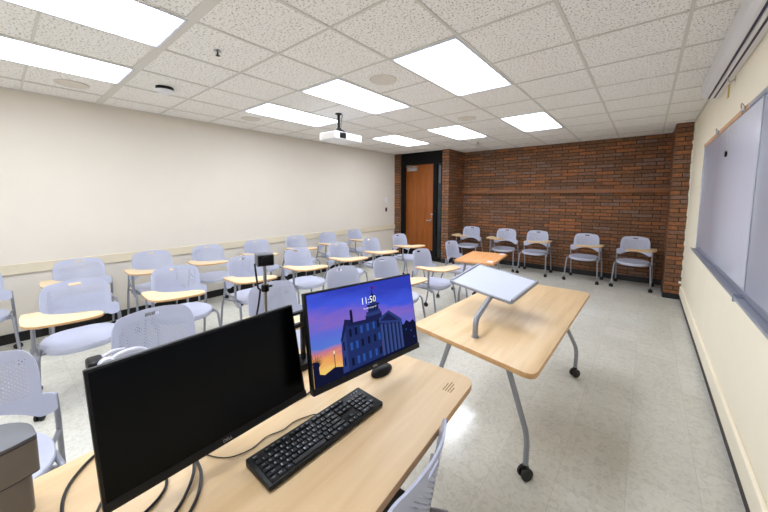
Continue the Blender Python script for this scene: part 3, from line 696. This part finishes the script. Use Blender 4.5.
# ---------------------------------------------------------------- monitors
def monitor(name, label, q, s, lit):
    x, y, z, yaw, tilt, roll = q; W, H = s, s*.6
    r = Vector((math.cos(yaw), math.sin(yaw), 0)); n = Vector((math.sin(yaw), -math.cos(yaw), 0))
    u = Vector((0, 0, 1))*math.cos(tilt)-n*math.sin(tilt); r2 = r*math.cos(roll)+u*math.sin(roll); u2 = -r*math.sin(roll)+u*math.cos(roll); n2 = r2.cross(u2)
    t = thing(name, label, 'monitor', (x+.0, y, DZ))
    mt = Matrix((r2, u2, n2)).transposed().to_4x4(); mt.translation = Vector((0, 0, z-DZ))
    def fin(nm, bm, m, par=t, sm=True):
        bmesh.ops.transform(bm, matrix=mt, verts=bm.verts); return obj(nm, bm, m, par, sm)
    bm = bm_new(); box(bm, -W/2, W/2, -H/2, H/2, -.022, -.001, bev=.003); box(bm, -W*.36, W*.36, -H*.38, H*.3, -.048, -.02, bev=.012)
    fin('monitor_housing', bm, 'black_plastic')
    bm = bm_new(); box(bm, -W/2, W/2, -H/2-.001, -H/2+.021, -.012, .0035, bev=.0015)
    fin('bezel', bm, 'black_plastic')
    bx0, bx1, by0, by1 = -W/2+.007, W/2-.007, -H/2+.021, H/2-.007
    bm = bm_new(); box(bm, bx0, bx1, by0, by1, -.002, .0006)
    uvl = bm.loops.layers.uv.verify()
    for f in bm.faces:
        for l in f.loops: l[uvl].uv = ((l.vert.co.x-bx0)/(bx1-bx0), (l.vert.co.y-by0)/(by1-by0))
    scr = fin('screen', bm, 'sky' if lit else 'panel_off', t, False)
    bm = bm_new(); add_text(bm, 'DELL', .0115, Matrix.Translation((0 if not lit else 0, -H/2+.0095, .0042))); fin('maker_logo', bm, 'metal', t, False)
    if lit:
        P = lambda a, b, d=.0009: (bx0+(bx1-bx0)*a, by0+(by1-by0)*b, d)
        mats = ['px_wall', 'px_wall2', 'px_dark', 'px_roof', 'px_col', 'px_win', 'px_lamp', 'px_red']
        bm = bm_new()
        cnt = [0]
        def poly(pts, mi):
            cnt[0] += 1; d = .0009+cnt[0]*.00001
            vs = [bm.verts.new(P(a, b, d)) for a, b in pts]; f = bm.faces.new(vs); f.normal_update()
            f.material_index = mi
        def rect(a0, b0, a1, b1, mi): poly([(a0, b0), (a1, b0), (a1, b1), (a0, b1)], mi)
        poly([(0, 0), (.24, 0), (.24, .10), (.16, .14), (.08, .10), (0, .16)], 2)          # dark ground
        for k in range(14):                                                           # bare tree
            a = math.radians(30+k*9); l_ = .12+.05*math.sin(k*3.1)
            poly([(.02, .18), (.03, .18), (.025+l_*math.cos(a)*.6, .20+l_*math.sin(a)*1.3)], 2)
        poly([(.0, 0), (.05, 0), (.04, .25), (.0, .28)], 2)
        poly([(.222, 0), (.272, 0), (.272, .60), (.236, .40), (.228, .39)], 1)         # gable end
        poly([(.225, .40), (.272, .63), (.335, .60), (.335, .56), (.285, .55), (.236, .38)], 3)
        rect(.272, 0, .60, .55, 0)                                              # long wall
        poly([(.285, .575), (.48, .555), (.62, .52), (.62, .49), (.30, .535)], 3)
        rect(.322, .57, .345, .72, 2)                                           # chimney
        rect(.462, .52, .625, .60, 3); rect(.472, .58, .615, .64, 1)                # tower base
        rect(.492, .62, .60, .715, 0); rect(.485, .705, .61, .725, 3); rect(.514, .72, .582, .79, 1); rect(.508, .785, .588, .80, 3)
        poly([(.52, .80), (.576, .80), (.565, .845), (.548, .87), (.532, .845)], 3); rect(.545, .86, .551, .95, 2); poly([(.55, .95), (.572, .94), (.57, .915), (.55, .92)], 7)
        for k in range(4): rect(.505+k*.024, .635, .513+k*.024, .695, 2)
        for k in range(3): rect(.522+k*.020, .73, .531+k*.020, .775, 2)
        rect(.60, 0, .83, .42, 0)
        poly([(.585, .455), (.835, .375), (.835, .42), (.70, .585), (.59, .52)], 1); poly([(.605, .48), (.80, .415), (.69, .555)], 3)
        poly([(.585, .455), (.84, .37), (.84, .345), (.585, .43)], 3)
        for k in range(6):
            a = .60+k*.042; rect(a, .02, a+.022, .435-k*.012, 4); rect(a+.022, .02, a+.03, .43-k*.012, 2)
        for a in (.30, .35, .40, .46, .52, .565):                                        # windows
            for b in (.07, .25, .41): rect(a, b, a+.022, b+.09, 5 if (a*100+b*10) % 3 > 1.2 else 2)
        for b in (.10, .28): rect(.24, b, .252, b+.10, 2)
        poly([(.83, 0), (1, 0), (1, .30), (.97, .36), (.93, .33), (.89, .38), (.855, .33), (.83, .34)], 2)
        for a, b in ((.87, .24), (.93, .20), (.96, .10)): rect(a, b, a+.012, b+.022, 5)
        rect(.160, .10, .165, .29, 2); rect(.157, .285, .169, .32, 6)
        rect(0, 0, .83, .03, 2)
        fin('wallpaper_building', bm, mats, scr, False)
        bm = bm_new(); add_text(bm, '11:50', .037, Matrix.Translation(P(.505, .785, .0030))); add_text(bm, 'Thursday, August 21', .0085, Matrix.Translation(P(.512, .69, .0030))); fin('clock_text', bm, 'px_white', scr, False)
    # stand: neck and base on the desk
    bk = mt @ Vector((0, -.02, -.045)); bx = bk.x-.135
    bm = bm_new(); tube(bm, fillet([bk+Vector((.01, 0, 0)), (bx-.01, bk.y, bk.z-.02), (bx-.015, bk.y, .10), (bx, bk.y, .012)], .03), .022, 14); obj('stand_neck', bm, 'black_plastic', t)
    bm = bm_new(); prism(bm, round_poly([(bx-.10, bk.y-.10), (bx+.035, bk.y-.10), (bx+.035, bk.y+.10), (bx-.10, bk.y+.10)], .03), .0, .010, bev=.003); obj('stand_base', bm, 'black_plastic', t)
    return t
m1 = monitor('monitor', 'big black switched-off monitor in the foreground, screen dark', (-.931, .370, 1.012, 1.553, .191, .023), .54, False)
m2 = monitor('monitor', 'lit monitor showing 11:50 over a columned building at sunset', (-.828, .903, 1.0535, 1.501, .208, -.048), .56, True)
for m in (m1, m2): m['group'] = 'desk monitors'

# ---------------------------------------------------------------- keyboard
kb = thing('keyboard', 'black full size keyboard on the desk before the monitors', 'keyboard', (-.790, .629, DZ), PI/2-.01)
KW, KD = .458, .132
bm = bm_new(); prism(bm, round_poly([(-KW/2, -KD/2), (KW/2, -KD/2), (KW/2, KD/2), (-KW/2, KD/2)], .006), .003, .017, bev=.002)
for v in bm.verts:
    if v.co.z > .01: v.co.z += .006*(v.co.y+KD/2)/KD
obj('keyboard_case', bm, 'black_plastic', kb)
U_ = .0190
rows = [(.047, [('Esc', 1), (None, 1)]+[('F%d' % k, 1) for k in (1, 2, 3, 4)]+[(None, .5)]+[('F%d' % k, 1) for k in (5, 6, 7, 8)]+[(None, .5)]+[('F%d' % k, 1) for k in (9, 10, 11, 12)]+[(None, .25), ('Prt', 1), ('Scr', 1), ('Brk', 1)]),
        (.0245, [(c, 1) for c in '`1234567890-=']+[('Back', 2), (None, .25), ('Ins', 1), ('Hm', 1), ('Up', 1), (None, .25), ('Num', 1), ('/', 1), ('*', 1), ('-', 1)]),
        (.0055, [('Tab', 1.5)]+[(c, 1) for c in 'QWERTYUIOP[]']+[('\\', 1.5), (None, .25), ('Del', 1), ('End', 1), ('Dn', 1), (None, .25), ('7', 1), ('8', 1), ('9', 1), ('+', 1)]),
        (-.0135, [('Caps', 1.75)]+[(c, 1) for c in "ASDFGHJKL;'"]+[('Enter', 2.25), (None, 3.5), ('4', 1), ('5', 1), ('6', 1)]),
        (-.0325, [('Shift', 2.25)]+[(c, 1) for c in 'ZXCVBNM,./']+[('Shift', 2.75), (None, 1.25), ('^', 1), (None, 1.25), ('1', 1), ('2', 1), ('3', 1), ('Ent', 1)]),
        (-.0515, [('Ctrl', 1.25), ('W', 1.25), ('Alt', 1.25), ('', 6.25), ('Alt', 1.25), ('Fn', 1.25), ('M', 1.25), ('Ctrl', 1.25), (None, .25), ('<', 1), ('v', 1), ('>', 1), (None, .25), ('0', 2), ('.', 1)])]
keymesh = {}; nkeys = 0; rest = bm_new()
for ri, (yy, ks) in enumerate(rows):
    x = -KW/2+.010
    for txt, w_ in ks:
        ww = w_*U_
        if txt is None: x += ww; continue
        kx = x+ww/2; x += ww
        zb_ = .0165+.006*(yy+KD/2)/KD
        key = (txt, w_)
        if key not in keymesh:
            bm = bm_new(); kh = .0085 if ri else .0070
            tt = bmesh.new(); bmesh.ops.create_cube(tt, size=1); bmesh.ops.scale(tt, vec=(ww-.0025, .0165 if ri else .014, .006), verts=tt.verts)
            for v in tt.verts:
                if v.co.z > 0: v.co.x -= math.copysign(.0012, v.co.x); v.co.y -= math.copysign(.0014, v.co.y)
            bmesh.ops.bevel(tt, geom=tt.edges[:], offset=.0006, segments=1, affect='EDGES'); bmesh.ops.translate(tt, vec=(0, 0, .003), verts=tt.verts); merge(bm, tt, 0)
            if txt: add_text(bm, txt, .0095 if len(txt) == 1 else .0055, Matrix.Translation((-min(.004, ww/4) if len(txt) == 1 else 0, .001, .0062)), 1)
            me = bpy.data.meshes.new('key'); bm.to_mesh(me); bm.free(); me.materials.append(M_['key']); me.materials.append(M_['legend_blue' if txt in ('Hm', 'Up', 'Ins') else 'legend']); keymesh[key] = me
        if nkeys < 100 or False:
            o = bpy.data.objects.new('key', keymesh[key]); COL.objects.link(o); o.parent = kb; o.location = (kx, yy, zb_)
        else:
            tt = bmesh.new(); tt.from_mesh(keymesh[key]); bmesh.ops.translate(tt, vec=(kx, yy, zb_), verts=tt.verts); me = bpy.data.meshes.new('tmp'); tt.to_mesh(me); tt.free(); rest.from_mesh(me); bpy.data.meshes.remove(me)
        nkeys += 1
o = obj('key', rest, ['key', 'legend'], kb, False); o['kind'] = 'stuff'
bm = bm_new()
for k in range(3): cyl(bm, (.175+k*.014, .049, .022), (.175+k*.014, .049, .0245), .0022, seg=10)
obj('indicator_light', bm, 'legend', kb)

# mouse
bm = bm_new(); tt = bmesh.new(); bmesh.ops.create_uvsphere(tt, u_segments=28, v_segments=16, radius=1)
for v in tt.verts:
    v.co.x *= .036; v.co.y *= .064; v.co.z = max(v.co.z, -.15)*.028+.0045
    v.co.z *= 1-.25*(v.co.y/.064)
merge(bm, tt)
ms = thing('mouse', 'black computer mouse under the lower right of the lit monitor', 'mouse', (-.880, 1.035, DZ), .1)
obj('mouse_shell', bm, 'black_plastic', ms)
bm = bm_new(); cyl(bm, (-.004, .035, .0185), (.004, .035, .0185), .008, seg=16); obj('scroll_wheel', bm, 'caster', ms)

# ---------------------------------------------------------------- webcam on a pole, adapter bracket, document camera
wc = thing('pole_camera', 'small grey box camera on a thin metal pole behind the dark monitor', 'camera', (-1.25, .70, DZ))
bm = bm_new(); cyl(bm, (0, 0, .012), (0, 0, .50), .0075, seg=14); lathe(bm, [(.06, 0), (.06, .008), (.02, .014), (.001, .014)], 28); obj('pole', bm, 'metal', wc)
bm = bm_new(); cyl(bm, (0, 0, .375), (0, 0, .405), .016, seg=16, bev=.003); obj('pole_clamp', bm, 'black_plastic', wc)
bm = bm_new(); box(bm, -.035, .035, -.034, .034, .49, .54, bev=.004); obj('camera_body', bm, 'doccam_top', wc, True, None, (0, 0, -.35))
bm = bm_new(); box(bm, .034, .038, -.030, .030, .494, .536, bev=.002); cyl(bm, (.036, 0, .515), (.046, 0, .515), .018, seg=20); obj('lens', bm, 'black_plastic', wc, True, None, (0, 0, -.35))
bm = bm_new(); tube(bm, spline([(-.01, -.038, .50), (-.005, -.030, .40), (-.01, -.018, .38), (-.005, -.035, .30), (.0, -.065, .2), (.0, -.08, .02)]), .004, 8); obj('camera_cable', bm, 'black_cable', wc)

br = thing('adapter_bracket', 'small black C-shaped bracket showing between the two monitors', 'bracket', (-1.20, .84, DZ))
bm = bm_new(); box(bm, -.01, .01, .0, .018, .03, .262, bev=.003); box(bm, -.01, .01, -.05, .018, .25, .262, bev=.002); box(bm, -.012, .012, -.07, .03, .19, .207, bev=.003); obj('bracket_arm', bm, 'black_plastic', br)
bm = bm_new(); box(bm, -.05, .05, -.06, .05, .0, .032, bev=.005); obj('bracket_base', bm, 'black_plastic', br)

dc = thing('document_camera', 'grey rounded housing on a thick post at the lower left corner', 'document camera', (-1.165, -.028, DZ))
bm = bm_new(); prism(bm, round_poly([(-.034, -.038), (.034, -.038), (.034, .038), (-.034, .038)], .02), .0, .112, bev=.002); obj('post', bm, 'doccam', dc)
hp = []
for k in range(28):
    a = -PI*.42+k*(PI*1.55)/27-PI*.55; hp.append((.005+.075*math.cos(a-.2), -.035+.072*math.sin(a-.2)))
hp = round_poly([(.045, .052), (-.035, .045), (-.085, -.01), (-.085, -.09), (-.03, -.13), (.04, -.12), (.068, -.06), (.065, .0)], [.008, .05, .05, .05, .05, .05, .06, .06], 8)
bm = bm_new(); prism(bm, hp, .112, .192, 0); obj('housing', bm, 'doccam', dc)
bm = bm_new(); prism(bm, hp, .1095, .1122); prism(bm, hp, .1918, .1935); obj('seam', bm, 'dark_line', dc)
bm = bm_new(); prism(bm, hp, .1934, .203, bev=.003); obj('housing_lid', bm, 'doccam_top', dc)

# ---------------------------------------------------------------- cables on the desk
def cable(name, label, pts, r, mat='black_cable', grp='cables on the desk'):
    bm = bm_new(); tube(bm, spline([(x, y, DZ+z) for x, y, z in pts], 8), r, 8)
    return tag(obj(name, bm, mat), label, 'cable', grp)
cable('keyboard_cable', 'thin dark cable running from keyboard to behind the dark monitor', [(-.868, .66, .012), (-.885, .655, .004), (-.905, .60, .003), (-.900, .55, .003), (-.915, .50, .003), (-.905, .44, .003), (-.93, .38, .003), (-1.0, .34, .003)], .0017)
cable('monitor_cable', 'long black cable curving over the desk left of the dark monitor', [(-1.27, .20, .005), (-1.24, .13, .005), (-1.15, .065, .005), (-1.03, .05, .005), (-.93, .09, .005)], .0040)
cable('power_cable', 'outer black cable of the looped bundle below the dark monitor', [(-1.12, .36, .02), (-1.02, .325, .006), (-.93, .31, .005), (-.86, .275, .005), (-.80, .22, .005), (-.74, .19, .005)], .0042)
cable('video_cable', 'inner black cable of the looped bundle below the dark monitor', [(-1.12, .34, .03), (-1.02, .32, .012), (-.94, .295, .012), (-.88, .25, .006), (-.83, .19, .005), (-.78, .12, .005)], .0042)
cable('usb_cable', 'black cable emerging left of the bundle under the dark monitor', [(-1.10, .27, .02), (-1.03, .25, .006), (-.96, .235, .005), (-.92, .19, .005), (-.90, .12, .005), (-.90, .05, .005)], .0036)
cable('looped_cable', 'black cable loop at the bottom left corner of the dark monitor', [(-1.15, .22, .02), (-1.08, .15, .006), (-1.02, .11, .005), (-.95, .085, .005), (-.88, .09, .005)], .0036)
cable('blue_cable', 'thin blue cable in the gap between the two monitors', [(-1.10, .72, .08), (-1.06, .70, .05), (-1.04, .66, .03), (-1.03, .60, .03)], .0028, 'blue_cable')
cable('gap_cable', 'black cable sagging in the gap between the two monitors', [(-1.02, .78, .03), (-1.0, .74, .006), (-1.0, .68, .006), (-1.03, .62, .01)], .0030)
